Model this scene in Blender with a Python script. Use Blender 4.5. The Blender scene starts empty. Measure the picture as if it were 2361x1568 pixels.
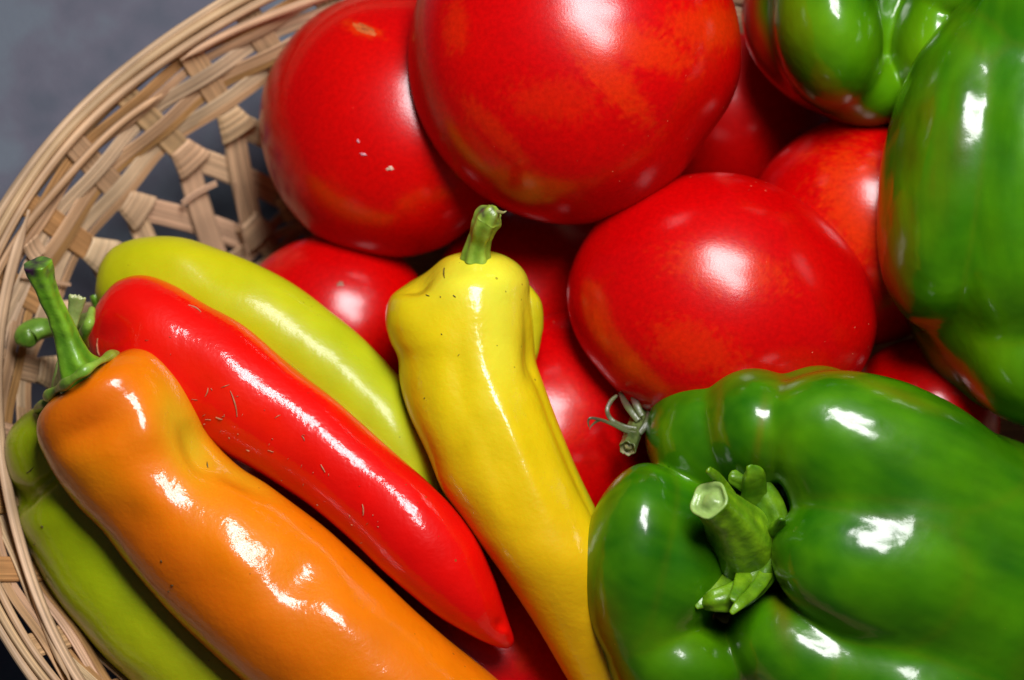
import bpy, math, random
import numpy as np
from mathutils import Vector, Matrix

random.seed(7); np.random.seed(7)
scene = bpy.context.scene

# ------------------------------------------------------------------ camera
TILT = math.radians(15)
DIST = 600.0                       # mm from lens to the middle of the heap
RT = np.array([1.0, 0, 0])
UP = np.array([0, math.cos(TILT), math.sin(TILT)])
BK = np.array([0, -math.sin(TILT), math.cos(TILT)])
CEN = np.array([0, 0, 85.0])       # aim point, mm above the table
CAMPOS = CEN + BK * DIST

def V2W(p):                        # view-frame mm -> world metres
    p = np.asarray(p, float)
    return (CEN + p[..., 0:1] * RT + p[..., 1:2] * UP + p[..., 2:3] * BK) * 0.001

def P(x, y, w):                    # photo position at depth w -> view-frame mm
    k = 0.1 * (DIST - w) / DIST
    x, y, w, k = np.broadcast_arrays(np.asarray(x, float), np.asarray(y, float), np.asarray(w, float), k)
    return np.stack([(x - 1180.5) * k, -(y - 784) * k, w], -1)

cam_d = bpy.data.cameras.new("camera")
cam = bpy.data.objects.new("camera", cam_d)
scene.collection.objects.link(cam)
cam_d.sensor_width = 36
cam_d.lens = 36 * 600 / 236.1
cam_d.clip_start = 0.01; cam_d.clip_end = 20
M = Matrix.Identity(4)
for i in range(3):
    M[i][0] = RT[i]; M[i][1] = UP[i]; M[i][2] = BK[i]; M[i][3] = CAMPOS[i] * 0.001
cam.matrix_world = M
cam_d.dof.use_dof = True
cam_d.dof.focus_distance = 0.587
cam_d.dof.aperture_fstop = 8
cam_d.dof.aperture_blades = 7
scene.camera = cam

# ------------------------------------------------------------------ light
world = bpy.data.worlds.new("World"); scene.world = world; world.use_nodes = True
wb = world.node_tree.nodes['Background']
wb.inputs[0].default_value = (0.62, 0.74, 1.0, 1); wb.inputs[1].default_value = 0.04

def area(name, pos, target, sx, sy, watts, col, shape='RECTANGLE'):
    d = bpy.data.lights.new(name, 'AREA'); o = bpy.data.objects.new(name, d)
    scene.collection.objects.link(o)
    d.shape = shape; d.size = sx; d.size_y = sy; d.energy = watts; d.color = col
    a = Vector(V2W(pos)); b = Vector(V2W(target))
    o.location = a; o.rotation_euler = (b - a).to_track_quat('-Z', 'Y').to_euler()
    return o
# a window of two panes up and to the right
area("window_pane_upper", (92, 345, 418), (0, 0, -20), 0.24, 0.095, 2.35, (1.0, 0.965, 0.985))
area("window_pane_lower", (88, 250, 484), (0, 0, -20), 0.24, 0.095, 2.35, (1.0, 0.965, 0.985))

scene.view_settings.view_transform = 'Standard'
scene.view_settings.look = 'None'
scene.view_settings.exposure = 0.0
scene.view_settings.gamma = 1.0
scene.render.engine = 'CYCLES'

# ------------------------------------------------------------------ noise
def _hash(ix, iy, iz, seed):
    h = (ix * 374761393 + iy * 668265263 + iz * 2147483647 + seed * 974711) & 0xffffffff
    h = ((h ^ (h >> 13)) * 1274126177) & 0xffffffff
    return ((h ^ (h >> 16)) & 0xffffff) / float(0xffffff)

def vnoise(p, scale=1.0, seed=0, octaves=2):
    p = np.asarray(p, float) * scale
    tot = 0; amp = 1; norm = 0
    for o in range(octaves):
        i = np.floor(p).astype(np.int64); f = p - i; f = f * f * (3 - 2 * f)
        r = 0
        for dx in (0, 1):
            for dy in (0, 1):
                for dz in (0, 1):
                    wgt = (f[..., 0] if dx else 1 - f[..., 0]) * (f[..., 1] if dy else 1 - f[..., 1]) * (f[..., 2] if dz else 1 - f[..., 2])
                    r = r + wgt * _hash(i[..., 0] + dx, i[..., 1] + dy, i[..., 2] + dz, seed + o * 17)
        tot = tot + amp * (r - 0.5) * 2; norm += amp
        amp *= 0.5; p = p * 2.03
    return tot / norm

def sstep(a, b, x):
    t = np.clip((x - a) / (b - a), 0, 1); return t * t * (3 - 2 * t)

def lerpc(a, b, m):
    return np.asarray(a, float)[None] * (1 - m[:, None]) + np.asarray(b, float)[None] * m[:, None] if np.ndim(a) == 1 and np.ndim(b) == 1 \
        else np.asarray(a) * (1 - m[:, None]) + np.asarray(b) * m[:, None]

def catmull(pts, n, closed=False):
    pts = np.asarray(pts, float); N = len(pts)
    if closed:
        t = np.linspace(0, N, n, endpoint=False)
    else:
        t = np.linspace(0, N - 1 - 1e-9, n)
    i = np.floor(t).astype(int); f = (t - i)[:, None]
    def g(k):
        return pts[k % N] if closed else pts[np.clip(k, 0, N - 1)]
    p0, p1, p2, p3 = g(i - 1), g(i), g(i + 1), g(i + 2)
    return 0.5 * ((2 * p1) + (-p0 + p2) * f + (2 * p0 - 5 * p1 + 4 * p2 - p3) * f ** 2 + (-p0 + 3 * p1 - 3 * p2 + p3) * f ** 3)

def screen(p):                     # view mm -> photo position
    k = DIST / (DIST - p[:, 2]) * 10
    return 1180.5 + p[:, 0] * k, 784 - p[:, 1] * k

# ------------------------------------------------------------------ mesh helpers
def link(o, parent=None):
    scene.collection.objects.link(o)
    if parent is not None:
        o.parent = parent
        o.matrix_parent_inverse = parent.matrix_world.inverted()
    return o

def thing(name, label, cat, at, group=None):
    o = bpy.data.objects.new(name, None); link(o)
    o.empty_display_size = 0.01
    o.matrix_world = Matrix.Translation(Vector(V2W(at)))
    o['label'] = label; o['category'] = cat
    if group: o['group'] = group
    return o

def mesh_obj(name, verts_w, faces, mat, parent=None, col=None, uv=None, smooth=True):
    """verts_w: world metres (N,3). Origin goes to the mesh centre."""
    verts_w = np.asarray(verts_w, float)
    c = verts_w.mean(0)
    me = bpy.data.meshes.new(name)
    me.from_pydata((verts_w - c).tolist(), [], faces)
    me.update()
    if smooth:
        me.polygons.foreach_set('use_smooth', [True] * len(me.polygons))
    if col is not None:
        a = me.color_attributes.new('pigment', 'FLOAT_COLOR', 'POINT')
        c4 = np.ones((len(verts_w), 4)); c4[:, :3] = np.clip(col, 0, 1)
        a.data.foreach_set('color', c4.ravel())
    if uv is not None:
        l = me.uv_layers.new(name='UVMap')
        idx = np.zeros(len(me.loops), int); me.loops.foreach_get('vertex_index', idx)
        l.data.foreach_set('uv', uv[idx].ravel())
    me.materials.append(mat)
    o = bpy.data.objects.new(name, me)
    o.matrix_world = Matrix.Translation(Vector(c))
    scene.collection.objects.link(o)
    if parent is not None:
        bpy.context.view_layer.update()
        o.parent = parent; o.matrix_parent_inverse = parent.matrix_world.inverted()
    return o

def grid_faces(m, n, close_v=True):
    f = []
    for i in range(m - 1):
        for j in range(n if close_v else n - 1):
            a = i * n + j; b = i * n + (j + 1) % n
            f.append((a, b, b + n, a + n))
    return f

def normals_grid(G):               # G (m,n,3) closed in n
    du = np.gradient(G, axis=0)
    dv = (np.roll(G, -1, 1) - np.roll(G, 1, 1)) / 2
    N = np.cross(du, dv)
    N /= np.linalg.norm(N, axis=2, keepdims=True) + 1e-9
    C = G.mean((0, 1))
    s = np.sign(((G - C) * N).sum(2).mean())
    return N * (s if s != 0 else 1)

def apply_bumps(G, bumps, noise_amp=0.0, noise_scale=0.06, seed=0):
    for _ in range(1):
        N = normals_grid(G)
        x = 1180.5 + G[..., 0] * DIST / (DIST - G[..., 2]) * 10
        y = 784 - G[..., 1] * DIST / (DIST - G[..., 2]) * 10
        d = np.zeros(G.shape[:2])
        for b in bumps:
            bx, by, sx, sy, ang, amp = b
            ca, sa = math.cos(math.radians(ang)), math.sin(math.radians(ang))
            u = (x - bx) * ca + (y - by) * sa; v = -(x - bx) * sa + (y - by) * ca
            d += amp * np.exp(-(u / sx) ** 2 - (v / sy) ** 2) * np.clip(N[..., 2] * 2 + 0.3, 0, 1)
        if noise_amp:
            d += noise_amp * vnoise(G, noise_scale, seed, 2)
        G = G + N * d[..., None]
    return G

def solid(name, G, mat, parent=None, colf=None):
    m, n = G.shape[:2]
    flat = G.reshape(-1, 3)
    faces = grid_faces(m, n)
    # poles
    verts = np.vstack([flat, G[0].mean(0), G[-1].mean(0)])
    a, b = m * n, m * n + 1
    for j in range(n):
        faces.append((a, (j + 1) % n, j)); faces.append((b, (m - 1) * n + j, (m - 1) * n + (j + 1) % n))
    T = np.repeat(np.linspace(0, 1, m), n); Fi = np.tile(np.arange(n) / n * 2 * math.pi, m)
    T = np.append(T, [0, 1]); Fi = np.append(Fi, [0, 0])
    col = colf(verts, T, Fi) if colf else None
    o = mesh_obj(name, V2W(verts), faces, mat, parent, col)
    # consistent outward normals
    me = o.data
    import bmesh
    bm = bmesh.new(); bm.from_mesh(me); bmesh.ops.recalc_face_normals(bm, faces=bm.faces); bm.to_mesh(me); bm.free()
    return o

# ------------------------------------------------------------------ materials
def nodes_of(name):
    m = bpy.data.materials.new(name); m.use_nodes = True
    nt = m.node_tree; nt.nodes.clear()
    return m, nt, nt.nodes, nt.links

def fruit_mat(name, rough, coat, coat_rough, sss, bump, bscale, mottle=0.12, mscale=250, spec=0.5, stretch=(1, 1, 1), speck=None, sssr=(1, .2, .1), wob=0.0, wobscale=60):
    m, nt, N, L = nodes_of(name)
    out = N.new('ShaderNodeOutputMaterial'); b = N.new('ShaderNodeBsdfPrincipled')
    L.new(b.outputs[0], out.inputs[0])
    at = N.new('ShaderNodeAttribute'); at.attribute_name = 'pigment'
    tc = N.new('ShaderNodeTexCoord'); mp = N.new('ShaderNodeMapping'); mp.inputs['Scale'].default_value = stretch
    L.new(tc.outputs['Object'], mp.inputs[0])
    n1 = N.new('ShaderNodeTexNoise'); n1.inputs['Scale'].default_value = mscale; n1.inputs['Detail'].default_value = 5
    L.new(mp.outputs[0], n1.inputs['Vector'])
    mr = N.new('ShaderNodeMapRange'); mr.inputs[1].default_value = .3; mr.inputs[2].default_value = .7
    mr.inputs[3].default_value = 1 - mottle; mr.inputs[4].default_value = 1 + mottle
    L.new(n1.outputs['Fac'], mr.inputs[0])
    mul = N.new('ShaderNodeVectorMath'); mul.operation = 'SCALE'
    L.new(at.outputs['Color'], mul.inputs[0]); L.new(mr.outputs[0], mul.inputs['Scale'])
    colsock = mul.outputs[0]
    if speck:
        vo = N.new('ShaderNodeTexVoronoi'); vo.inputs['Scale'].default_value = speck[0]
        L.new(tc.outputs['Object'], vo.inputs['Vector'])
        ns = N.new('ShaderNodeTexNoise'); ns.inputs['Scale'].default_value = 35
        L.new(tc.outputs['Object'], ns.inputs['Vector'])
        th = N.new('ShaderNodeMapRange'); th.inputs[1].default_value = .5; th.inputs[2].default_value = .7
        th.inputs[3].default_value = 0.0; th.inputs[4].default_value = speck[1]
        L.new(ns.outputs['Fac'], th.inputs[0])
        lt = N.new('ShaderNodeMath'); lt.operation = 'LESS_THAN'
        L.new(vo.outputs['Distance'], lt.inputs[0]); L.new(th.outputs[0], lt.inputs[1])
        mx = N.new('ShaderNodeMix'); mx.data_type = 'RGBA'
        sf = N.new('ShaderNodeMath'); sf.operation = 'MULTIPLY'; sf.inputs[1].default_value = 0.6
        L.new(lt.outputs[0], sf.inputs[0])
        L.new(sf.outputs[0], mx.inputs[0]); L.new(colsock, mx.inputs[6]); mx.inputs[7].default_value = (*speck[2], 1)
        colsock = mx.outputs[2]
    L.new(colsock, b.inputs['Base Color'])
    # roughness variation
    n3 = N.new('ShaderNodeTexNoise'); n3.inputs['Scale'].default_value = 90; n3.inputs['Detail'].default_value = 4
    L.new(tc.outputs['Object'], n3.inputs['Vector'])
    rr = N.new('ShaderNodeMapRange'); rr.inputs[1].default_value = .3; rr.inputs[2].default_value = .7
    rr.inputs[3].default_value = rough * .8; rr.inputs[4].default_value = rough * 1.25
    L.new(n3.outputs['Fac'], rr.inputs[0]); L.new(rr.outputs[0], b.inputs['Roughness'])
    b.inputs['Specular IOR Level'].default_value = spec
    b.inputs['Coat Weight'].default_value = coat; b.inputs['Coat Roughness'].default_value = coat_rough
    b.inputs['Coat IOR'].default_value = 1.45
    if sss:
        b.inputs['Subsurface Weight'].default_value = sss
        b.inputs['Subsurface Radius'].default_value = sssr
        b.inputs['Subsurface Scale'].default_value = 0.003
    n2 = N.new('ShaderNodeTexNoise'); n2.inputs['Scale'].default_value = bscale; n2.inputs['Detail'].default_value = 3
    L.new(mp.outputs[0], n2.inputs['Vector'])
    bp = N.new('ShaderNodeBump'); bp.inputs['Strength'].default_value = 1.0; bp.inputs['Distance'].default_value = bump
    L.new(n2.outputs['Fac'], bp.inputs['Height'])
    last = bp
    if wob:
        n4 = N.new('ShaderNodeTexNoise'); n4.inputs['Scale'].default_value = wobscale; n4.inputs['Detail'].default_value = 1
        L.new(mp.outputs[0], n4.inputs['Vector'])
        b2 = N.new('ShaderNodeBump'); b2.inputs['Distance'].default_value = wob
        L.new(n4.outputs['Fac'], b2.inputs['Height']); L.new(bp.outputs[0], b2.inputs['Normal']); last = b2
    L.new(last.outputs[0], b.inputs['Normal']); L.new(last.outputs[0], b.inputs['Coat Normal'])
    return m

M_TOM = fruit_mat('tomato_skin', 0.5, 0.85, 0.21, 0.08, 0.00002, 1500, 0.12, 900, 0.02, speck=(420, .09, (.8, .35, .2)))
M_PEP = fruit_mat('long_pepper_skin', 0.40, 0.8, 0.11, 0.12, 0.00010, 700, 0.06, 120, 0.12, speck=(260, .09, (.12, .08, .01)), wob=0.0004, wobscale=100)
M_PEP2 = fruit_mat('waxy_pepper_skin', 0.42, 0.35, 0.18, 0.12, 0.00006, 700, 0.06, 120, 0.15, speck=(220, .10, (.10, .07, .01)), wob=0.0005, wobscale=90)
M_BELL = fruit_mat('bell_pepper_skin', 0.35, 0.90, 0.135, 0.10, 0.00003, 600, 0.20, 60, 0.12, sssr=(.3, 1, .1), wob=0.00022, wobscale=80, speck=(200, .07, (.20, .26, .02)))
M_STEM = fruit_mat('green_stem', 0.42, 0.35, 0.2, 0.15, 0.0003, 420, 0.25, 300, 0.4, sssr=(.5, 1, .2))

def reed_mat():
    m, nt, N, L = nodes_of('peeled_willow')
    out = N.new('ShaderNodeOutputMaterial'); b = N.new('ShaderNodeBsdfPrincipled'); L.new(b.outputs[0], out.inputs[0])
    uv = N.new('ShaderNodeUVMap'); mp = N.new('ShaderNodeMapping'); mp.inputs['Scale'].default_value = (18, 1500, 1)
    at = N.new('ShaderNodeAttribute'); at.attribute_name = 'pigment'
    L.new(uv.outputs[0], mp.inputs[0])
    n = N.new('ShaderNodeTexNoise'); n.inputs['Scale'].default_value = 1.0; n.inputs['Detail'].default_value = 4
    L.new(mp.outputs[0], n.inputs['Vector'])
    mr = N.new('ShaderNodeMapRange'); mr.inputs[1].default_value = .3; mr.inputs[2].default_value = .7; mr.inputs[3].default_value = .50; mr.inputs[4].default_value = 1.25
    L.new(n.outputs['Fac'], mr.inputs[0])
    mul = N.new('ShaderNodeVectorMath'); mul.operation = 'SCALE'
    L.new(at.outputs['Color'], mul.inputs[0]); L.new(mr.outputs[0], mul.inputs['Scale'])
    tc = N.new('ShaderNodeTexCoord'); n2 = N.new('ShaderNodeTexNoise'); n2.inputs['Scale'].default_value = 55; n2.inputs['Detail'].default_value = 3
    L.new(tc.outputs['Object'], n2.inputs['Vector'])
    mr2 = N.new('ShaderNodeMapRange'); mr2.inputs[1].default_value = .35; mr2.inputs[2].default_value = .7; mr2.inputs[3].default_value = 1.08; mr2.inputs[4].default_value = .72
    L.new(n2.outputs['Fac'], mr2.inputs[0])
    mul2 = N.new('ShaderNodeVectorMath'); mul2.operation = 'SCALE'
    L.new(mul.outputs[0], mul2.inputs[0]); L.new(mr2.outputs[0], mul2.inputs['Scale'])
    L.new(mul2.outputs[0], b.inputs['Base Color'])
    b.inputs['Roughness'].default_value = .55; b.inputs['Specular IOR Level'].default_value = .35
    bp = N.new('ShaderNodeBump'); bp.inputs['Distance'].default_value = .0004; bp.inputs['Strength'].default_value = .9
    L.new(n.outputs['Fac'], bp.inputs['Height']); L.new(bp.outputs[0], b.inputs['Normal'])
    return m
M_REED = reed_mat()

def cloth_mat():
    m, nt, N, L = nodes_of('grey_mottled_cloth')
    out = N.new('ShaderNodeOutputMaterial'); b = N.new('ShaderNodeBsdfPrincipled'); L.new(b.outputs[0], out.inputs[0])
    tc = N.new('ShaderNodeTexCoord')
    n = N.new('ShaderNodeTexNoise'); n.inputs['Scale'].default_value = 30; n.inputs['Detail'].default_value = 6; n.inputs['Roughness'].default_value = .6
    L.new(tc.outputs['Object'], n.inputs['Vector'])
    r = N.new('ShaderNodeValToRGB')
    r.color_ramp.elements[0].position = .40; r.color_ramp.elements[0].color = (.080, .090, .118, 1)
    r.color_ramp.elements[1].position = .60; r.color_ramp.elements[1].color = (.118, .140, .170, 1)
    e = r.color_ramp.elements.new(.5); e.color = (.108, .108, .140, 1)
    L.new(n.outputs['Fac'], r.inputs[0]); L.new(r.outputs[0], b.inputs['Base Color'])
    b.inputs['Roughness'].default_value = .8
    n2 = N.new('ShaderNodeTexNoise'); n2.inputs['Scale'].default_value = 900; n2.inputs['Detail'].default_value = 2
    L.new(tc.outputs['Object'], n2.inputs['Vector'])
    bp = N.new('ShaderNodeBump'); bp.inputs['Distance'].default_value = .0004
    L.new(n2.outputs['Fac'], bp.inputs['Height']); L.new(bp.outputs[0], b.inputs['Normal'])
    return m

# ------------------------------------------------------------------ table surface
g = np.array([[-1.5, -1.5, 0], [1.5, -1.5, 0], [1.5, 1.5, 0], [-1.5, 1.5, 0]])
o = mesh_obj('ground', g, [(0, 1, 2, 3)], cloth_mat(), smooth=False)
o['kind'] = 'structure'

# ------------------------------------------------------------------ basket
BA, BB, BCX, BCY, RIMZ = 160.0, 123.0, 29.0, -11.0, 75.0
FL = math.radians(35)
def wall(th, s, off=0.0):
    """world mm point on the wall, th = angle, s = mm down the wall, off = outwards"""
    s = np.asarray(s, float)
    d = s * math.sin(FL) + 0.0022 * s * s * 0.6
    z = RIMZ - s * math.cos(FL)
    a = BA - d; b = BB - d
    ct, st = np.cos(th), np.sin(th)
    n = np.stack([ct / BA, st / BB, 0 * ct], -1); n /= np.linalg.norm(n, axis=-1, keepdims=True)
    p = np.stack([BCX + a * ct, BCY + b * st, z + 0 * ct], -1)
    nn = n * math.cos(FL) - np.array([0, 0, math.sin(FL)])   # outward wall normal
    return p + nn * np.asarray(off)[..., None], nn
# arc length table
_t = np.linspace(0, 2 * math.pi, 4001)
_p, _ = wall(_t, 0 * _t + 20)
_l = np.concatenate([[0], np.cumsum(np.linalg.norm(np.diff(_p, axis=0), axis=1))]); PER = _l[-1]
def th_of(u):                      # u: mm along the wall circumference at s=20
    k = np.floor(np.asarray(u) / PER)
    return np.interp(np.asarray(u) - k * PER, _l, _t) + k * 2 * math.pi

REEDS = [(.66, .50, .33), (.72, .56, .38), (.60, .43, .27), (.70, .50, .36), (.76, .62, .46), (.62, .42, .26), (.52, .31, .14)]
def tone(k=None, j=0.06):
    c = np.array(REEDS[k] if k is not None else random.choice(REEDS)) * 0.84 * np.array([1.05, .93, .76])
    return c * (1 + random.uniform(-j, j)) * np.array([1, 1 + random.uniform(-.03, .03), 1 + random.uniform(-.06, .06)])

def ribbon(name, pts, wv, nv, width, thick, parent, col, closed=False, round_=False):
    """strip through pts (world mm); wv across, nv out of its face"""
    n = len(pts); width = np.broadcast_to(width, n); thick = np.broadcast_to(thick, n)
    if round_:
        ang = np.arange(8) / 8 * 2 * math.pi + .39
        prof = [(math.cos(a) * .5, math.sin(a) * .5) for a in ang]
    else:
        prof = [(-.5, -.1), (-.49, .35), (-.44, .5), (.44, .5), (.49, .35), (.5, -.1), (.44, -.5), (-.44, -.5)]
    k = len(prof)
    V = np.zeros((n, k, 3)); UVs = np.zeros((n, k, 2))
    ln = np.concatenate([[0], np.cumsum(np.linalg.norm(np.diff(pts, axis=0), axis=1))])
    seed = random.uniform(0, 5)
    for j, (a, b) in enumerate(prof):
        V[:, j] = pts + wv * (a * width)[:, None] + nv * (b * thick)[:, None]
        UVs[:, j, 0] = ln * .001 + seed; UVs[:, j, 1] = a * width * .001 + (b * thick * .0005) + seed
    f = []
    m = n if closed else n - 1
    for i in range(m):
        i2 = (i + 1) % n
        for j in range(k):
            j2 = (j + 1) % k
            f.append((i * k + j, i2 * k + j, i2 * k + j2, i * k + j2))
    if not closed:
        f.append(tuple(range(k))); f.append(tuple((n - 1) * k + j for j in reversed(range(k))))
    c = np.tile(col, (n * k, 1))
    dirt = 1 + 0.10 * vnoise(V.reshape(-1, 3), .12, 5, 2)
    return mesh_obj(name, V.reshape(-1, 3) * .001, f, M_REED, parent, c * dirt[:, None], UVs.reshape(-1, 2), smooth=round_)

def frame_along(pts, nn):
    t = np.gradient(pts, axis=0); t /= np.linalg.norm(t, axis=1, keepdims=True)
    w = np.cross(nn, t); w /= np.linalg.norm(w, axis=1, keepdims=True)
    n2 = np.cross(t, w)
    return w, n2

basket = bpy.data.objects.new('wicker_basket', None); link(basket)
basket.matrix_world = Matrix.Translation((BCX * .001, BCY * .001, 0))
basket['label'] = 'pale wicker basket with openwork lattice side holding all the tomatoes and peppers'
basket['category'] = 'basket'
bpy.context.view_layer.update()

def ring(name, s, off, width, thick, amp_s=.6, amp_o=.4, seed=0, col=None, round_=False, weave=None, u0=0, u1=None, n=720, waves=.02):
    closed = u1 is None
    u = np.linspace(u0, u0 + PER if closed else u1, n, endpoint=not closed)
    th = th_of(u)
    base, _ = wall(th, 0 * th + 20)
    ns = vnoise(base, waves, seed, 2); no = vnoise(base, waves * 1.4, seed + 50, 2)
    S = s + amp_s * ns * 2; O = off + amp_o * no * 2
    if weave is not None:
        sp, par, wa = weave
        O = O + wa * np.cos(math.pi * (u - U0) / sp + par * math.pi)
    p, nn = wall(th, S, O)
    if closed:
        q = np.vstack([p[-3:], p, p[:3]]); n3 = np.vstack([nn[-3:], nn, nn[:3]])
        w, n2 = frame_along(q, n3); w, n2 = w[3:-3], n2[3:-3]
    else:
        w, n2 = frame_along(p, nn)
    wd = width * (1 + .18 * vnoise(base, .03, seed + 9, 2))
    return ribbon(name, p, w, n2, wd, thick, basket, col if col is not None else tone(), closed, round_)

NUP = 48; SP = PER / NUP; U0 = 0.31 * SP

# rim: long reeds lying side by side
rim = [(-1.2, 1.2, 2.7, 2.0, 1), (-.2, -.6, 2.4, 1.9, 0), (1.8, 1.3, 2.6, 1.8, 5), (1.9, -1.3, 2.3, 1.7, 3), (4.2, 1.2, 2.4, 1.6, 2)]
for i, (s, of, w_, t_, c_) in enumerate(rim):
    ring('rim_reed', s, of, w_, t_, .5, .35, 100 + i * 7, tone(c_), round_=True, n=600)
# loose slanting reed that crosses from the rim down over the weave on the left
for (ua, ub, sa, sb, wd, of, tn) in [(.445, .60, 2.5, 12.5, 3.6, -3.2, 1), (.465, .585, 3.5, 13.8, 2.6, -2.4, 0), (.395, .47, 3.5, 9, 2.2, -2.4, 5),
                             (.30, .385, 4.5, 9, 2.4, -2.2, 3), (.62, .75, 3.5, 10, 2.8, -2.6, 2), (.1, .23, 4, 10, 2.4, -2.4, 4), (.8, .95, 4, 10, 2.4, -2.4, 5)]:
    u = np.linspace(ua, ub, 90) * PER; th = th_of(u)
    f = np.linspace(0, 1, 90)
    S = sb + (sa - sb) * f if ua < .44 else sa + (sb - sa) * np.sin(f * math.pi) ** .8
    p, nn = wall(th, S, of + .6 * np.sin(f * 9))
    w, n2 = frame_along(p, nn)
    taper = np.clip(np.minimum(f, 1 - f) * 14, .25, 1)
    ribbon('rim_reed', p, w, n2, wd * taper, 1.5 * taper, basket, tone(tn), round_=True)

# weavers: thin flat strands in rows, in front of and behind the uprights
rows = [8.0, 12.6, 17.2, 21.6]
for r, s in enumerate(rows):
    offs = [(-1.0, 3.2), (1.3, 2.7)] if r % 2 == 0 else [(-.3, 3.7), (1.8, 2.0)]
    for k, (ds, w_) in enumerate(offs):
        # each row is a few long strands whose ends overlap
        nseg = 4
        for q in range(nseg):
            a = (q / nseg + random.uniform(-.02, .02) + .05 * k) * PER; b = a + PER / nseg * random.uniform(1.02, 1.12)
            ring('weaver', s + ds + random.uniform(-.25, .25), random.uniform(-.25, .25), w_, .55, .75, .25, r * 31 + k * 7 + q, tone(), weave=(SP, r % 2, 1.0), u0=a, u1=b, n=260, waves=.03)
for r, s in enumerate([58.5, 61.5, 64.5, 67.5, 70.5, 73.5]):
    for q in range(3):
        a = (q / 3 + random.uniform(-.02, .02)) * PER; b = a + PER / 3 * 1.04
        ring('weaver', s, 0, 3.0, .7, .5, .2, 300 + r * 5 + q, tone(), weave=(SP, r % 2, 1.2), u0=a, u1=b, n=260)

# uprights, knuckles and crossing lattice strips
for i in range(NUP):
    uc = U0 + i * SP + random.uniform(-.7, .7)
    brown = random.random() < .35
    ct = tone(6 if brown else random.choice([0, 2, 3, 5]))
    s = np.linspace(1.5, 26.5, 24); drift = random.uniform(-1.2, 1.2)
    th = th_of(uc + drift * (s - 15) / 15); p, nn = wall(th, s, 0 * s)
    w, n2 = frame_along(p, nn)
    ribbon('upright', p, w, n2, 6.0 + .5 * random.random(), .75, basket, ct)
    # knuckle: the strip folded round itself, wider at its foot
    ck = tone(random.choice([0, 1, 3, 4]))
    ub = uc + drift
    s = np.array([23.4, 24.4, 25.6, 27.4, 29.4, 31.4, 32]); hw = np.array([4.6, 5.0, 5.6, 6.3, 7.1, 7.7, 7.3]); off = np.array([-.2, -1.1, -1.55, -1.7, -1.8, -1.8, -.9])
    sk = random.uniform(-.12, .12)
    th = th_of(ub + sk * (s - 26)); p, nn = wall(th, s, off); w, n2 = frame_along(p, nn)
    # grain runs across, so build it as a strip running sideways
    rowsu = np.linspace(-.5, .5, 9)
    L0 = p[0] - w[0] * 0; 
    pts = []; wv = []; nv = []; wd = []
    for a in rowsu:
        top = p[1] + w[1] * a * 5.8; bot = p[5] + w[5] * a * 10.2
        mid = (top + bot) / 2 - n2[3] * (.8 * (1 - abs(2 * a) ** 5) - .2)
        v = bot - top; wd.append(np.linalg.norm(v)); v = v / wd[-1]
        pts.append(mid); wv.append(v); nv.append(n2[3])
    ribbon('knuckle', np.array(pts), np.array(wv), np.array(nv), np.array(wd), .7, basket, ck)
    # two strips leave the knuckle and run down to the foot knuckles on either side
    for sgn in (1, -1):
        cs = tone(6 if (brown and sgn == 1) else random.choice([0, 1, 3, 4]))
        s = np.linspace(28, 59, 30); f = (s - 28) / 31
        du = sgn * (SP * (.06 + .98 * f) - 1.2)
        o_ = (-.75 if sgn == 1 else .75) * np.sin(f * math.pi) * 1.0 + (.2 if sgn == 1 else -.2)
        th = th_of(ub + du); p, nn = wall(th, s, o_); w, n2 = frame_along(p, nn)
        ribbon('lattice_strip', p, w, n2, 6.2 + random.uniform(-.3, .5), .7, basket, cs)
    # foot knuckle
    cf = tone(random.choice([0, 1, 2, 3]))
    pts = []; wv = []; nv = []; wd = []
    sf = np.array([52, 59]); thf = th_of(ub + 0 * sf); p, nn = wall(thf, sf, -1.2 + 0 * sf)
    tdir = np.cross(nn[0], p[1] - p[0]); tdir /= np.linalg.norm(tdir)
    for a in rowsu:
        top = p[0] + tdir * a * 6.6; bot = p[1] + tdir * a * 9.2
        v = bot - top; wd.append(np.linalg.norm(v)); v = v / wd[-1]
        pts.append((top + bot) / 2 - nn[0] * (.8 * (1 - abs(2 * a) ** 5))); wv.append(v); nv.append(nn[0])
    ribbon('foot_knuckle', np.array(pts), np.array(wv), np.array(nv), np.array(wd), 1.0, basket, cf)
    # upright below the lattice
    s = np.linspace(54, 75, 14); th = th_of(ub + 0 * s); p, nn = wall(th, s, 0 * s); w, n2 = frame_along(p, nn)
    ribbon('upright', p, w, n2, 5.4, .75, basket, tone(2))

# loose broken ends of splints
for (xu, s0, s1, du, wd, of) in [(.452, 8, 12.5, 2.0, 5.0, -2.6), (.478, 2.5, 7, -1.0, 2.0, -3.4), (.462, 10, 24, -4.0, .8, -2.8), (.44, 33, 41, 9, 1.6, -2.6), (.395, 40, 58, 12, .5, -4), (.40, 38, 36, 11, 1.5, -2.6), (.505, 7, 12, 2, 3.6, -2.4)]:
    s = np.linspace(s0, s1, 14); th = th_of(xu * PER + np.linspace(0, du, 14)); p, nn = wall(th, s, of + .5 * np.sin(np.linspace(0, 3, 14)))
    w, n2 = frame_along(p, nn); ribbon('loose_splint', p, w, n2, wd, .5, basket, tone(3))

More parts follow.
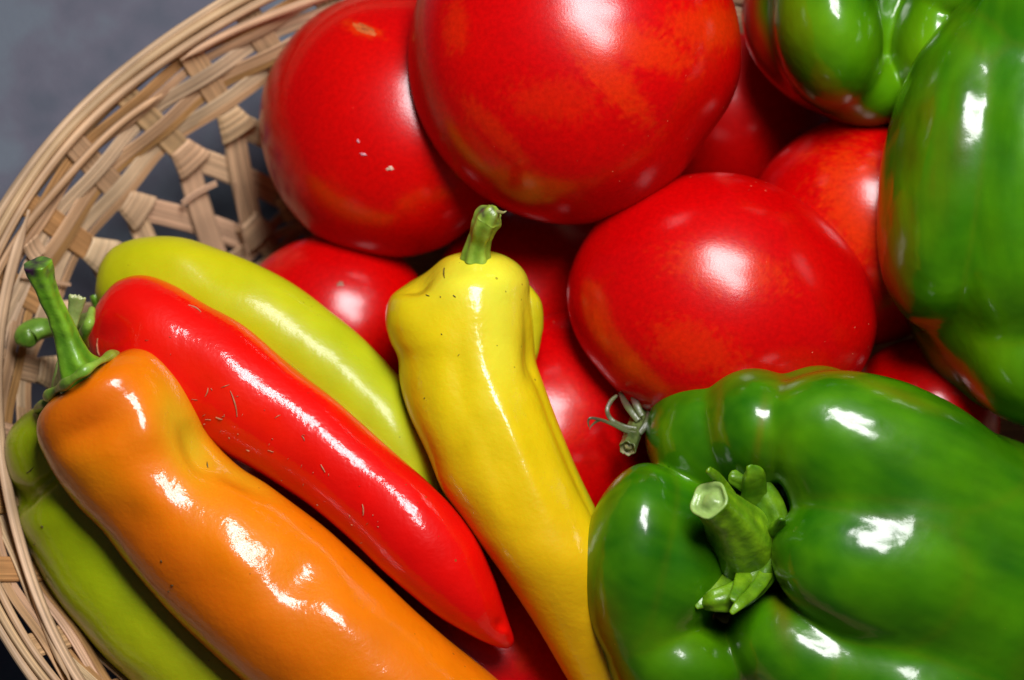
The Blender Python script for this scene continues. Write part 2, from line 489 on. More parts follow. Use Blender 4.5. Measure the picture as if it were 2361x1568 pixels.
# woven base
nb = 48; vb = []; fb = []
for i in range(nb):
    t = i / nb * 2 * math.pi
    for k in (1, .5): vb.append((BCX + (BA - 47) * k * math.cos(t), BCY + (BB - 47) * k * math.sin(t), 12 - 4 * (1 - k)))
vb.append((BCX, BCY, 8))
for i in range(nb):
    j = (i + 1) % nb
    fb.append((2 * i, 2 * j, 2 * j + 1, 2 * i + 1)); fb.append((2 * i + 1, 2 * j + 1, 2 * nb))
vb = np.array(vb, float)
mesh_obj('base', vb * .001, fb, M_REED, basket, np.tile(tone(2), (len(vb), 1)), vb[:, :2] * .001)

# ------------------------------------------------------------------ tomatoes
RED = np.array([.46, .0002, .0008]); RED2 = np.array([.53, .0010, .0003]); ORG = np.array([.64, .040, .0005])  # ORG mostly paints the highlights' orange halo and reflected streaks into the skin
def tomato_col(seed, org=(), dark=()):
    def f(v, T, Fi):
        x, y = screen(v)
        m = np.clip(.5 + .9 * vnoise(v, .05, seed, 2), 0, 1)
        c = lerpc(RED, RED2, m)
        for (ox, oy, sx, sy, ang, amt) in org:
            ca, sa = math.cos(math.radians(ang)), math.sin(math.radians(ang))
            u = (x - ox) * ca + (y - oy) * sa; w = -(x - ox) * sa + (y - oy) * ca
            k = np.exp(-(u / sx) ** 2 - (w / sy) ** 2)
            k = sstep(.25, .75, k + .55 * vnoise(v, 1.1, seed + 3, 5) * np.minimum(1, k * 5)) * min(1, amt * .75)
            c = lerpc(c, np.tile(ORG, (len(v), 1)), k)
        return c
    return f

def tomato(label, cx, cy, w, R, hf, hb, apex=(0, 0), seed=1, org=(), bumps=(), parent=None, name='tomato', pw=1.0, namp=.5):
    R = sorted(R); deg = np.array([r[0] for r in R], float); rad = np.array([r[1] for r in R], float)
    n, m = 160, 110
    phi = np.arange(n) / n * 2 * math.pi
    # periodic smooth interpolation
    D = np.concatenate([deg - 360, deg, deg + 360]); Q = np.tile(rad, 3)
    dense = np.interp(np.arange(-360, 720, 1.0), D, Q)
    ker = np.hanning(27); ker /= ker.sum(); dense = np.convolve(dense, ker, 'same')
    Rp = np.interp(np.degrees(phi), np.arange(-360, 720, 1.0), dense)
    k = .1 * (DIST - w) / DIST
    c = P(cx, cy, w)
    s = np.linspace(.02, math.pi - .02, m)
    G = np.zeros((m, n, 3))
    ss = np.sin(s)[:, None]; cs = np.cos(s)[:, None]
    h = np.where(cs > 0, hf, hb)
    mean = Rp.mean()
    Reff = mean + (Rp - mean) * np.clip(ss, 0, 1) ** 1.5
    G[..., 0] = c[0] + ss * Reff * k * np.cos(phi) + apex[0] * cs * (cs > 0)
    G[..., 1] = c[1] + ss * Reff * k * np.sin(phi) + apex[1] * cs * (cs > 0)
    G[..., 2] = c[2] + np.sign(cs) * np.abs(cs) ** pw * h
    G = apply_bumps(G, bumps, namp, .035, seed)
    o = solid(name, G, M_TOM, parent, tomato_col(seed, org))
    if parent is None:
        o['label'] = label; o['category'] = 'tomato'; o['group'] = 'ripe red tomatoes heaped in the basket'
    return o

GR = 'ripe red tomatoes heaped in the basket'
# large one at the top
tomato('largest tomato, on top of the heap, cut off by the top edge of the photo', 1326, 135, -14,
       [(0, 384), (25, 388), (60, 386), (90, 386), (120, 386), (150, 388), (175, 386), (200, 385), (225, 384), (250, 384), (270, 382), (290, 380), (308, 366), (322, 352), (331, 352), (339, 366), (350, 380)],
       31, 34, (0, -1.5), 1, org=[(1480, 110, 130, 50, 20, .55), (1400, 170, 160, 45, 50, .5), (1640, 60, 120, 60, 0, .5), (1140, 300, 120, 25, 45, .35), (1180, 420, 40, 18, -60, .3), (1050, 60, 30, 70, 0, .3), (1280, 230, 120, 60, 0, .22)])  # painted: halo below the highlight, reflected basket and yellow pepper at left
# left
tomato('big glossy tomato leaning on the basket side, left of the largest tomato', 900, 280, -40,
       [(0, 300), (30, 320), (50, 318), (70, 315), (90, 300), (110, 300), (135, 300), (160, 300), (180, 298), (200, 300), (220, 310), (240, 315), (262, 310), (290, 310), (320, 300)],
       27, 28, (3, -5), 2, org=[(840, 70, 50, 16, 20, .7)], namp=.9)
# under the lime pepper
tomato('half hidden tomato between the lime pepper and the bright yellow pepper', 775, 770, -42,
       [(0, 225), (30, 232), (60, 232), (90, 230), (120, 236), (140, 240), (180, 240), (225, 235), (270, 235), (315, 230)], 20, 24, (0, -1), 3)
# right, with calyx
t4 = thing('tomato', 'oval tomato above the front bell pepper with a dried green stem poking out below', 'tomato', P(1660, 700, -10), GR)
bpy.context.view_layer.update()
tomato('', 1660, 700, -14, [(0, 358), (12, 345), (27, 325), (45, 306), (70, 300), (90, 303), (105, 308), (130, 328), (150, 345), (170, 356), (180, 354), (195, 340), (208, 318), (225, 305), (238, 305), (255, 300), (285, 310), (310, 330), (335, 360), (350, 368)],
       25, 28, (-1, -3), 4, org=[(1680, 620, 150, 60, 10, .55), (1600, 800, 120, 60, 20, .35), (1440, 860, 40, 50, 60, .5), (1385, 760, 14, 60, -15, .35)], parent=t4, name='fruit')  # painted: halo round the highlight, yellow pepper's reflection on the left
# behind right of the largest
tomato('shadowed tomato between the largest tomato and the bell pepper at the top edge', 1660, 255, -78, [(0, 300), (40, 330), (60, 345), (90, 330), (120, 290), (180, 270), (240, 270), (300, 265), (330, 250)], 26, 24, (0, 0), 5)
tomato('orange red tomato wedged between the oval tomato and the tall bell pepper at right', 2000, 540, -36,
       [(0, 240), (45, 250), (75, 270), (100, 275), (125, 275), (150, 280), (180, 275), (225, 270), (270, 260), (315, 250)], 27, 24, (1, 1), 6, org=[(2000, 480, 170, 110, 60, .75)])
tomato('small tomato in the gap between the front bell pepper and the tall bell pepper', 2130, 965, -32,
       [(0, 165), (30, 172), (60, 182), (90, 188), (120, 188), (150, 185), (180, 180), (225, 180), (270, 170), (315, 170)], 20, 20, (3, 0), 7)
tomato('deeply shadowed tomato directly behind the stem of the yellow pepper', 1240, 690, -55, [(0, 240), (90, 230), (180, 230), (270, 230)], 25, 24, (-9, -4), 8)
tomato('tomato beside the right flank of the yellow pepper, under the dried tomato stem', 1330, 1010, -36, [(0, 270), (45, 290), (90, 300), (135, 290), (180, 280), (225, 270), (270, 270), (315, 260)], 28, 26, (-10, -3), 9, org=[(1300, 960, 60, 90, 0, .25)])
tomato('tomato under the tip of the long red pepper at the bottom of the photo', 1120, 1590, -36, [(0, 330), (45, 335), (90, 330), (135, 330), (180, 320), (270, 320)], 26, 26, (-3, 3), 10, org=[(1210, 1460, 40, 90, 0, .3)])
tomato('dark shadowed tomato in the gap between the orange pepper and the red pepper', 690, 1230, -40, [(0, 260), (90, 250), (180, 250), (270, 250)], 24, 24, (0, 0), 11)

# ------------------------------------------------------------------ tubes (stems, sepals)
def tube(name, pts, parent, mat=None, n=28, m=60, ridges=0, ramp=.06, flat=1.0, cut=0.0, colf=None, round_end=False, capstart=False, jag=0.0):
    """pts (x, y, w, radius px)"""
    q = catmull(np.array(pts, float), m)
    c = P(q[:, 0], q[:, 1], q[:, 2]); r = q[:, 3] * .1 * (DIST - q[:, 2]) / DIST
    t = np.gradient(c, axis=0); t /= np.linalg.norm(t, axis=1, keepdims=True)
    up = np.array([0.05, 0.1, 1.0]); a = np.cross(t, up); a /= np.linalg.norm(a, axis=1, keepdims=True); b = np.cross(a, t)
    ph = np.arange(n) / n * 2 * math.pi
    rr = r[:, None] * (1 + (ramp * np.cos(ridges * ph)[None] if ridges else 0))
    G = c[:, None] + a[:, None] * (np.cos(ph)[None, :, None] * rr[..., None]) + b[:, None] * (np.sin(ph)[None, :, None] * rr[..., None] * flat)
    rings = []
    if capstart:
        rings += [c[0] + (G[0] - c[0]) * .02]
    rings += list(G)
    if cut:                       # open cut end: lip, hollow, pith
        for k, dz in ((.9, .02), (.78, -.10 * cut), (.55, -.16 * cut), (.4, -.05 * cut), (.2, 0.0)):
            rr_ = c[-1] + (G[-1] - c[-1]) * k + t[-1] * r[-1] * dz * 2
            if jag: rr_ = rr_
            rings.append(rr_)
        if jag:
            off = jag * r[-1] * vnoise(np.stack([np.cos(ph) * 3, np.sin(ph) * 3, 0 * ph], -1), 1.5, 3, 2)
            rings[-6] = rings[-6] + t[-1] * off[:, None]; rings[-5] = rings[-5] + t[-1] * off[:, None]
    elif round_end:
        for k in (.75, .4, .1): rings.append(c[-1] + (G[-1] - c[-1]) * k + t[-1] * r[-1] * (1 - k * k) ** .5 * .7)
    else:
        for k in (.93, .5, .1): rings.append(c[-1] + (G[-1] - c[-1]) * k + t[-1] * r[-1] * .03)
    G = np.array(rings)
    N = normals_grid(G)
    G = G + N * (.22 * vnoise(G, .35, len(pts), 2) * min(1, r.mean() / 3))[..., None]
    return solid(name, G, mat or M_STEM, parent, colf)

def green_col(base=(.10, .26, .015), hi=(.30, .46, .06), seed=3, tip=None, t0=.8, pith=None, stripes=0):
    def f(v, T, Fi):
        m = np.clip(.45 + .8 * vnoise(v, .22, seed, 3), 0, 1)
        if stripes: m = np.clip(m * .6 + .4 * (.5 + .5 * np.cos(Fi * stripes)), 0, 1)
        c = lerpc(np.array(base), np.array(hi), m)
        if tip is not None:
            k = sstep(t0 - .12, t0 + .05, T + .10 * vnoise(v * np.array([1, 1, 1]), .5, seed + 1, 3)) * np.clip(.5 + 1.4 * vnoise(v, .45, seed + 5, 3), 0, 1)
            c = lerpc(c, np.tile(np.array(tip), (len(v), 1)), k)
        if pith is not None:
            k = sstep(.915, .935, T)
            c = lerpc(c, np.tile(np.array(pith), (len(v), 1)), k)
        return c
    return f

# dried stem of the oval tomato
dull = green_col((.035, .050, .018), (.12, .14, .05), 8, tip=(.10, .05, .04), t0=.45)
tube('stem', [(1495, 915, -12, 24), (1478, 955, -8, 21), (1462, 995, -4, 19), (1447, 1034, 2, 20)], t4, n=32, m=50, ridges=6, cut=2.0, jag=.35,
     colf=green_col((.04, .065, .015), (.15, .19, .05), 9, pith=(.30, .28, .13)))
for pts in ([(1466, 1000, -1, 5.0), (1440, 992, 0, 4.3), (1412, 978, 1, 3.6), (1385, 968, 2, 3.0), (1362, 964, 3, 2.4), (1356, 972, 3, 1.7), (1358, 984, 3, 1.2)],
            [(1468, 990, -2, 5.8), (1440, 984, -2, 5.0), (1412, 970, -3, 4.7), (1400, 948, -3, 4.3), (1408, 926, -4, 4.3), (1422, 912, -5, 2.9)],
            [(1472, 970, -3, 6.5), (1452, 945, -4, 6.5), (1440, 925, -6, 5.8), (1430, 905, -8, 3.6)],
            [(1480, 960, -3, 6.5), (1466, 930, -4, 7.2), (1458, 900, -8, 5.8)],
            [(1474, 1000, -2, 5.8), (1492, 975, -3, 7.2), (1500, 945, -6, 7.2), (1498, 915, -10, 5.0)],
            [(1385, 968, 2, 2.3), (1372, 974, 2, 2.2), (1362, 984, 2, 1.4), (1360, 990, 2, 0.9)]):
    tube('sepal', pts, t4, n=12, m=36, ridges=2, ramp=.25, flat=.6, round_end=True, colf=dull)

# ------------------------------------------------------------------ long peppers
def pepper_body(pairs, dep, colf, parent, grooves=(), bumps=(), seed=1, namp=.5, m=190, n=120, nscale=.05, mat=None, even=0):
    """pairs: (x1,y1, x2,y2, w) two flanks of the body and the depth of its axis"""
    q = catmull(np.array(pairs, float), m * 3)
    # even spacing
    mid = (q[:, :2] + q[:, 2:4]) / 2
    l = np.concatenate([[0], np.cumsum(np.linalg.norm(np.diff(mid, axis=0), axis=1) + .35 * np.abs(np.diff(np.linalg.norm(q[:, :2] - q[:, 2:4], axis=1))))]); l /= l[-1]
    t = np.linspace(0, 1, m); q = np.stack([np.interp(t, l, q[:, i]) for i in range(5)], -1)
    A = P(q[:, 0], q[:, 1], q[:, 4]); B = P(q[:, 2], q[:, 3], q[:, 4])
    C = (A + B) / 2; W = (B - A) / 2; hw = np.linalg.norm(W, axis=1)
    ph = np.arange(n) / n * 2 * math.pi
    f = np.ones((m, n))
    for (t0, t1, a0, a1, dp, sg) in grooves:   # along the body, angle from a0 to a1
        ang = np.radians(np.interp(t, [t0, t1], [a0, a1])); d = np.angle(np.exp(1j * (ph[None] - ang[:, None])))
        env = sstep(t0 - .04, t0 + .05, t) * (1 - sstep(t1 - .12, t1 + .02, t))
        f -= dp * env[:, None] / (1 + (d / math.radians(sg)) ** 2)
    hd = hw
    if even:                       # front of the body runs straighter than its flanks
        pad = np.concatenate([np.full(even, 0.0) + hw[0], hw, np.full(even, 0.0) + hw[-1]])
        ker = np.hanning(2 * even + 1); ker /= ker.sum(); smv = np.convolve(pad, ker, 'valid')
        wgt = sstep(.10, .22, t) * (1 - sstep(.85, .95, t)); hd = hw * (1 - wgt) + smv * wgt
    G = C[:, None] + W[:, None] * (np.cos(ph)[None] * f)[..., None]
    G[..., 2] += np.sin(ph)[None] * hd[:, None] * dep * f
    G = apply_bumps(G, bumps, namp, nscale, seed)
    return solid('body', G, mat or M_PEP, parent, colf)

def mixcol(a, b, seed, sc=.04, extra=None, gain=.9):
    def f(v, T, Fi):
        m = np.clip(.5 + gain * vnoise(v, sc, seed, 3), 0, 1)
        c = lerpc(np.array(a), np.array(b), m)
        if extra: c = extra(c, v, T, Fi, *screen(v))
        return c
    return f
def paint(c, col, k): return lerpc(c, np.tile(np.array(col), (len(c), 1)), np.clip(k, 0, 1))
def spot(x, y, cx, cy, sx, sy, ang=0):
    ca, sa = math.cos(math.radians(ang)), math.sin(math.radians(ang))
    u = (x - cx) * ca + (y - cy) * sa; w = -(x - cx) * sa + (y - cy) * ca
    return np.exp(-(u / sx) ** 2 - (w / sy) ** 2)

PG = 'long sweet peppers on the left side of the basket'
# --- orange
org_t = thing('long_pepper', 'orange long pepper with a thick upright green stem, frontmost at the lower left', 'pepper', P(500, 1200, 0), PG)
bpy.context.view_layer.update()
def ex(c, v, T, Fi, x, y):
    c = paint(c, (.56, .36, .010), .95 * spot(x, y, 425, 1000, 50, 130, -20) + .5 * spot(x, y, 560, 1100, 90, 30, 30))
    c = paint(c, (.62, .115, .001), .85 * spot(x, y, 200, 950, 110, 70, -30) + .7 * spot(x, y, 480, 1370, 400, 60, 42))
    c = paint(c, (.80, .26, .002), .6 * spot(x, y, 220, 1100, 90, 50, 40) + .4 * spot(x, y, 600, 1250, 200, 60, 42))
    return c
pepper_body([(196, 876, 212, 866, 3), (172, 888, 236, 845, 3), (135, 910, 268, 822, 3), (104, 938, 312, 808, 3), (84, 975, 358, 822, 3), (88, 1030, 412, 876, 3), (125, 1095, 452, 945, 3), (180, 1165, 482, 1010, 3),
             (238, 1225, 545, 1072, 3), (305, 1315, 630, 1125, 4), (400, 1420, 752, 1222, 5), (500, 1512, 880, 1338, 6), (600, 1600, 1000, 1448, 6), (720, 1690, 1140, 1568, 4), (860, 1790, 1260, 1690, 0),
             (1010, 1870, 1330, 1800, -6), (1150, 1920, 1350, 1880, -12), (1230, 1930, 1330, 1915, -14)],
            .92, mixcol((.74, .180, .001), (.70, .155, .001), 21, .03, ex), org_t,
            bumps=[(205, 990, 95, 40, -25, -2.4), (330, 985, 38, 60, -15, 1.0), (345, 1140, 90, 50, 40, 1.2), (455, 1035, 34, 75, -25, -2.8), (540, 1095, 70, 22, 30, -1.6), (250, 880, 70, 35, -20, 1.5), (690, 1330, 60, 60, 40, -1.6), (800, 1440, 90, 50, 45, .9), (540, 1290, 60, 40, 45, .8)], seed=31, namp=.7)
stemc = green_col((.05, .18, .004), (.20, .40, .02), 12, tip=(.035, .012, .03), t0=.80, stripes=5)
tube('stem', [(200, 888, 8, 80), (186, 862, 11, 60), (171, 832, 13, 41), (155, 785, 14, 30), (138, 740, 16, 26), (120, 700, 18, 24), (103, 658, 20, 26), (92, 628, 21, 32), (86, 608, 22, 33)], org_t, n=48, m=90, ridges=5, ramp=.07, colf=stemc)
tube('calyx', [(104, 916, 4, 7), (112, 912, 8, 15), (132, 898, 12, 9), (150, 886, 17, 14), (172, 870, 20, 9), (196, 854, 20, 14), (220, 839, 18, 8), (240, 828, 14, 9), (256, 820, 9, 14), (268, 817, 5, 11), (274, 816, 3, 4)], org_t, n=24, m=70, round_end=True, capstart=True, flat=.8, colf=green_col((.10, .24, .01), (.32, .48, .06), 14))
# --- red
red_t = thing('long_pepper', 'long red pepper with a sharp tip, lying between the orange and the lime one', 'pepper', P(680, 1020, 0), PG)
bpy.context.view_layer.update()
pepper_body([(205, 752, 212, 736, -11), (194, 772, 222, 712, -11), (196, 805, 240, 680, -10.8), (228, 850, 275, 646, -10.4), (280, 900, 332, 634, -9.6), (345, 950, 400, 655, -8.7), (420, 995, 475, 700, -7.6), (510, 1042, 565, 750, -6.3), (600, 1092, 660, 832, -4),
             (700, 1158, 772, 922, -1), (800, 1238, 880, 1020, 1.9), (900, 1330, 985, 1112, 4.8), (1000, 1414, 1080, 1212, 4.4), (1080, 1463, 1138, 1325, 3.4), (1135, 1490, 1170, 1415, 0.5), (1165, 1498, 1186, 1460, -1), (1180, 1494, 1189, 1480, -1.6)],
            .92, mixcol((.74, .003, .001), (.66, .002, .001), 41, .04, lambda c, v, T, Fi, x, y: paint(c, (.80, .02, .001), .5 * spot(x, y, 520, 900, 260, 50, 38))), red_t,
            bumps=[(245, 770, 60, 35, -30, -1.2), (640, 800, 120, 14, 40, -.6), (1155, 1440, 12, 12, 0, -.5), (1165, 1460, 10, 10, 0, .4), (430, 850, 90, 50, 40, -.5)], seed=33, namp=.45)
tube('stem', [(218, 745, -8, 26), (190, 748, -12, 24), (150, 756, -16, 21), (115, 757, -18, 22), (85, 762, -18, 27), (64, 775, -17, 28), (62, 784, -16, 22)], red_t, n=32, m=60, ridges=3, ramp=.10, round_end=True, colf=green_col((.05, .14, .008), (.17, .32, .03), 15, stripes=3))
tube('calyx', [(196, 800, -4, 10), (192, 775, 4, 13), (205, 745, 8, 13), (212, 715, 2, 9)], red_t, n=20, m=40, round_end=True, capstart=True, colf=green_col(seed=16))
# --- lime
lime_t = thing('long_pepper', 'yellow green long pepper behind the red one, its blunt end nearest the basket lattice', 'pepper', P(640, 800, -15), PG)
bpy.context.view_layer.update()
pepper_body([(223, 668, 227, 640, -20.9), (224, 690, 230, 605, -20.9), (240, 715, 262, 568, -20.5), (280, 745, 325, 549, -19.7), (340, 775, 410, 550, -18.8), (420, 815, 495, 571, -17.9), (500, 855, 580, 603, -17.1), (600, 905, 675, 655, -16.1), (700, 980, 775, 732, -14.1), (790, 1060, 860, 805, -12.2),
             (880, 1130, 930, 880, -10.5), (945, 1190, 985, 980, -10.1), (1000, 1225, 1022, 1080, -12), (1030, 1235, 1050, 1150, -13.2), (1050, 1235, 1062, 1200, -13.8)],
            .85, mixcol((.52, .48, .004), (.44, .47, .004), 51, .04, lambda c, v, T, Fi, x, y: paint(c, (.38, .46, .010), sstep(500, 950, x) * .8)), lime_t,
            bumps=[(400, 590, 90, 30, 15, .6), (500, 620, 60, 30, 30, -.7)], seed=35, namp=.8, mat=M_PEP2)
tube('stem', [(235, 705, -20, 16), (224, 698, -20, 13), (219, 688, -19, 11), (218, 682, -19, 11)], lime_t, n=20, m=20, colf=green_col(seed=17))
# --- yellow
yel_t = thing('long_pepper', 'bright yellow long pepper with knobbly shoulders and its stem pointing up, in the middle', 'pepper', P(1150, 950, 8), PG)
bpy.context.view_layer.update()
def ex(c, v, T, Fi, x, y):
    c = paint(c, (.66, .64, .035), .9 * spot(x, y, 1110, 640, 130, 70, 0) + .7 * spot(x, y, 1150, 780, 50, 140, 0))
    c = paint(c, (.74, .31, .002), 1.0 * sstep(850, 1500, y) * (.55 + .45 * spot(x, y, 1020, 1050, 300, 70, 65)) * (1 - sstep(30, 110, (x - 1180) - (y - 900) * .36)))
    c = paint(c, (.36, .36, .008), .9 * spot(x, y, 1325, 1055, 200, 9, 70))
    return c
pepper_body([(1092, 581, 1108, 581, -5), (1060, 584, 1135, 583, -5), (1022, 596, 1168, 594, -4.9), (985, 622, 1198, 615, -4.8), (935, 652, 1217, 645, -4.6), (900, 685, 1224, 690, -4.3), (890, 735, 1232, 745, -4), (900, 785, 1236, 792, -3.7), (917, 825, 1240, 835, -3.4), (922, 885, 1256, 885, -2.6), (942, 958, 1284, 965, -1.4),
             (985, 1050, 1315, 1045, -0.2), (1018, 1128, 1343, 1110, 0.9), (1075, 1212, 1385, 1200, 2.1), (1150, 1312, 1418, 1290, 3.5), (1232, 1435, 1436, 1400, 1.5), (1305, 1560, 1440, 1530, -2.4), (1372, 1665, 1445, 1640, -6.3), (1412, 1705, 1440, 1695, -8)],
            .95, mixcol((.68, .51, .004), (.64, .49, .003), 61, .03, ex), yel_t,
            grooves=[(.16, .95, 22, 14, .06, 10)],
            bumps=[(950, 640, 45, 34, -40, -2.6), (1000, 680, 60, 60, -50, -1.0), (925, 735, 40, 60, 0, 1.0), (1130, 680, 80, 110, 0, .4), (1060, 900, 30, 160, 0, -.7), (1225, 830, 20, 60, 0, -1.0), (1195, 1030, 26, 190, -22, 1.0), (1120, 1030, 26, 190, -22, -.5)], seed=37, namp=.35, even=32)
tube('side_lobe', [(1195, 660, -8, 20), (1215, 700, -7, 32), (1220, 745, -7, 33), (1214, 800, -7, 30), (1210, 850, -7, 20)], yel_t, mat=M_PEP, n=32, m=40, round_end=True, capstart=True, colf=mixcol((.50, .42, .006), (.42, .40, .006), 62))
tube('stem', [(1097, 600, 2, 34), (1100, 575, 3, 29), (1107, 548, 5, 26), (1116, 522, 8, 29), (1126, 503, 9, 33), (1134, 492, 10, 27), (1138, 488, 10, 18)], yel_t, n=40, m=60, ridges=6, ramp=.08, round_end=True,
     colf=green_col((.12, .26, .01), (.34, .48, .05), 18, tip=(.05, .035, .03), t0=.72, stripes=6))
tube('stem_tip', [(1138, 492, 10, 9), (1150, 489, 12, 5), (1160, 490, 13, 3), (1167, 487, 13, 1.5)], yel_t, n=10, m=16, round_end=True, colf=green_col((.2, .2, .06), (.3, .28, .1), 19))
# --- light green, lower left
lg_t = thing('long_pepper', 'light green long pepper underneath the orange one, against the basket rim', 'pepper', P(250, 1300, -15), PG)
bpy.context.view_layer.update()
def ex(c, v, T, Fi, x, y):
    c = paint(c, (.34, .36, .006), .6 * sstep(1250, 1560, y))
    return c
pepper_body([(98, 935, 125, 930, -14), (72, 944, 180, 925, -14), (42, 968, 240, 940, -14), (18, 1003, 290, 975, -14), (14, 1043, 320, 1020, -14), (24, 1098, 345, 1065, -14), (34, 1142, 365, 1110, -14), (36, 1185, 390, 1150, -14), (50, 1230, 425, 1195, -14), (92, 1320, 480, 1260, -14),
             (132, 1383, 530, 1320, -13), (175, 1436, 570, 1370, -12), (230, 1498, 620, 1430, -11), (305, 1568, 690, 1500, -10), (400, 1650, 760, 1580, -9), (540, 1735, 830, 1670, -10), (680, 1790, 860, 1740, -12), (780, 1805, 860, 1780, -14)],
            .80, mixcol((.27, .37, .002), (.31, .40, .002), 71, .04, ex), lg_t,
            bumps=[(95, 1120, 100, 16, -38, -2.6), (40, 1140, 26, 26, 0, -1.6), (110, 1030, 60, 40, -30, .9), (120, 1190, 60, 30, -35, .8)], seed=39, namp=.7)
tube('stem', [(125, 955, -8, 26), (132, 915, -6, 22), (138, 870, -5, 17), (150, 810, -4, 14), (163, 750, -3, 14), (172, 710, -2, 17), (176, 684, -1, 20)], lg_t, n=28, m=60, ridges=3, ramp=.16, cut=1.6, jag=.5, flat=.6,
     colf=green_col((.16, .26, .04), (.36, .44, .14), 20, pith=(.46, .52, .24)))
tube('calyx', [(86, 948, -10, 6), (90, 940, -4, 11), (108, 930, 2, 13), (140, 918, 2, 13)], lg_t, n=20, m=40, round_end=True, capstart=True, colf=green_col(seed=22))

# debris stuck to the skins
def flecks(host, name, items, col):
    dg = bpy.context.evaluated_depsgraph_get()
    mw = host.matrix_world.inverted()
    V = []; F = []
    for (x, y, ln, ang, wd) in items:
        prev = []
        cvt = random.uniform(-.35, .35)
        for k in range(6):
            f = k / 5 - .5; a = math.radians(ang) + cvt * f
            px = x + math.cos(a) * ln * f; py = y + math.sin(a) * ln * f
            o_ = Vector(V2W(P(px, py, 100.0))); e_ = Vector(V2W(P(px, py, -60.0)))
            ol = mw @ o_; dl = (mw @ e_ - ol).normalized()
            ok, loc, nor, _ = host.ray_cast(ol, dl)
            if not ok: continue
            loc = host.matrix_world @ loc; nor = (host.matrix_world.to_3x3() @ nor).normalized()
            tdir = Vector(RT * math.cos(a) - UP * math.sin(a)); s_ = nor.cross(tdir).normalized()
            wk = wd * .00005 * (1 - abs(f) * 1.2)
            i0 = len(V); lift = nor * (.00012 + .0002 * random.random())
            V += [loc - s_ * wk, loc + s_ * wk, loc + lift + nor * wk]
            if prev and prev[0] == k - 1:
                j0 = prev[1]
                for a_, b_ in ((0, 1), (1, 2), (2, 0)):
                    F.append((j0 + a_, j0 + b_, i0 + b_, i0 + a_))
            prev = [k, i0]
    V = np.array([list(v) for v in V])
    cc = np.tile(np.array(col), (len(V), 1)) * np.random.uniform(.6, 1.3, (len(V), 1))
    o = mesh_obj(name, V, F, M_STEM, host.parent, cc)
    o['kind'] = 'stuff'
    return o
bpy.context.view_layer.update()
redbody = [c for c in red_t.children if c.name.startswith('body')][0]
items = []
for i in range(60):
    t = random.random() ** .8
    x = 260 + 600 * t + random.gauss(0, 40); y = 760 + 500 * t + random.gauss(10, 55)
    items.append((x, y, random.choice([3, 4, 5, 6, 8, 14]), random.uniform(0, 180), random.uniform(.8, 1.8)))
items += [(542, 930, 62, 75, 4), (450, 710, 34, 30, 3), (478, 905, 22, 110, 4), (520, 890, 20, -20, 3), (838, 1175, 26, 85, 4), (745, 1080, 20, 60, 3), (225, 800, 40, 85, 3), (318, 818, 14, -50, 3), (505, 965, 16, 20, 4), (700, 1010, 14, 60, 3), (640, 960, 16, -30, 3)]
flecks(redbody, 'dust', items, (.50, .22, .10))
for tt, its in ((org_t, [(478, 1072, 14, 80, 4), (820, 1260, 60, 45, 2), (1010, 1452, 26, 30, 4)]), (yel_t, [(1024, 630, 24, 90, 2.4), (1048, 683, 8, 40, 3), (986, 682, 9, 20, 4)]), (lg_t, [(70, 1085, 20, -40, 4)])):
    bd = [c for c in tt.children if c.name.startswith('body')][0]
    its = its + [(its[0][0] + random.uniform(-120, 160), its[0][1] + random.uniform(-60, 300), random.choice([3, 4, 6]), random.uniform(0, 180), 2) for _ in range(5)]
    flecks(bd, 'dust', its, (.10, .07, .02))

# ------------------------------------------------------------------ bell peppers
BG = 'glossy green bell peppers on the right side of the basket'
def bell(parent, center, axis, prof, creases, Rmul, colf, bumps=(), seed=1, namp=.6, m=170, n=260, bend=(0, 0)):
    """prof: (radius mm, depth into the body mm, crease pull, crease sink) from the cavity to the far end"""
    A = np.array(axis, float); A /= np.linalg.norm(A)
    e1 = np.array([1.0, 0, 0]) - A * A[0]; e1 /= np.linalg.norm(e1); e2 = np.cross(A, e1)
    q = catmull(np.array(prof, float), m * 3)
    l = np.concatenate([[0], np.cumsum(np.linalg.norm(np.diff(q[:, :2], axis=0), axis=1))]); l /= l[-1]
    t = np.linspace(0, 1, m); q = np.stack([np.interp(t, l, q[:, i]) for i in range(4)], -1)
    ph = np.arange(n) / n * 2 * math.pi
    g = np.zeros(n)
    for (a, dpt, sg) in creases:
        d = np.angle(np.exp(1j * (ph - math.radians(a)))); g = np.maximum(g, dpt / (1 + (np.abs(d) / math.radians(sg)) ** 1.7))
    dg = np.array([r[0] for r in Rmul], float); rv = np.array([r[1] for r in Rmul], float)
    D = np.concatenate([dg - 360, dg, dg + 360]); dense = np.interp(np.arange(-360, 720, 1.0), D, np.tile(rv, 3))
    ker = np.hanning(31); ker /= ker.sum(); dense = np.convolve(dense, ker, 'same')
    rm = np.interp(np.degrees(ph), np.arange(-360, 720, 1.0), dense)
    rad = np.maximum(q[:, 0], .01)[:, None]
    blend = sstep(8, 30, q[:, 0])[:, None]
    R = rad * (1 + (rm - 1)[None] * blend) * (1 - g[None] * q[:, 2][:, None])
    Z = q[:, 1][:, None] + g[None] * q[:, 3][:, None]
    c = np.array(center, float)
    cen = c[None] - A[None] * 0
    bx = (np.clip(Z, 0, None) / 50.0) ** 2
    G = cen[None] - A[None, None] * Z[..., None] + e1[None, None] * (R * np.cos(ph))[..., None] + e2[None, None] * (R * np.sin(ph))[..., None] \
        + (e1 * bend[0] + e2 * bend[1])[None, None] * bx[..., None]
    G = apply_bumps(G, bumps, namp, .045, seed)
    return solid('body', G, M_BELL, parent, colf)

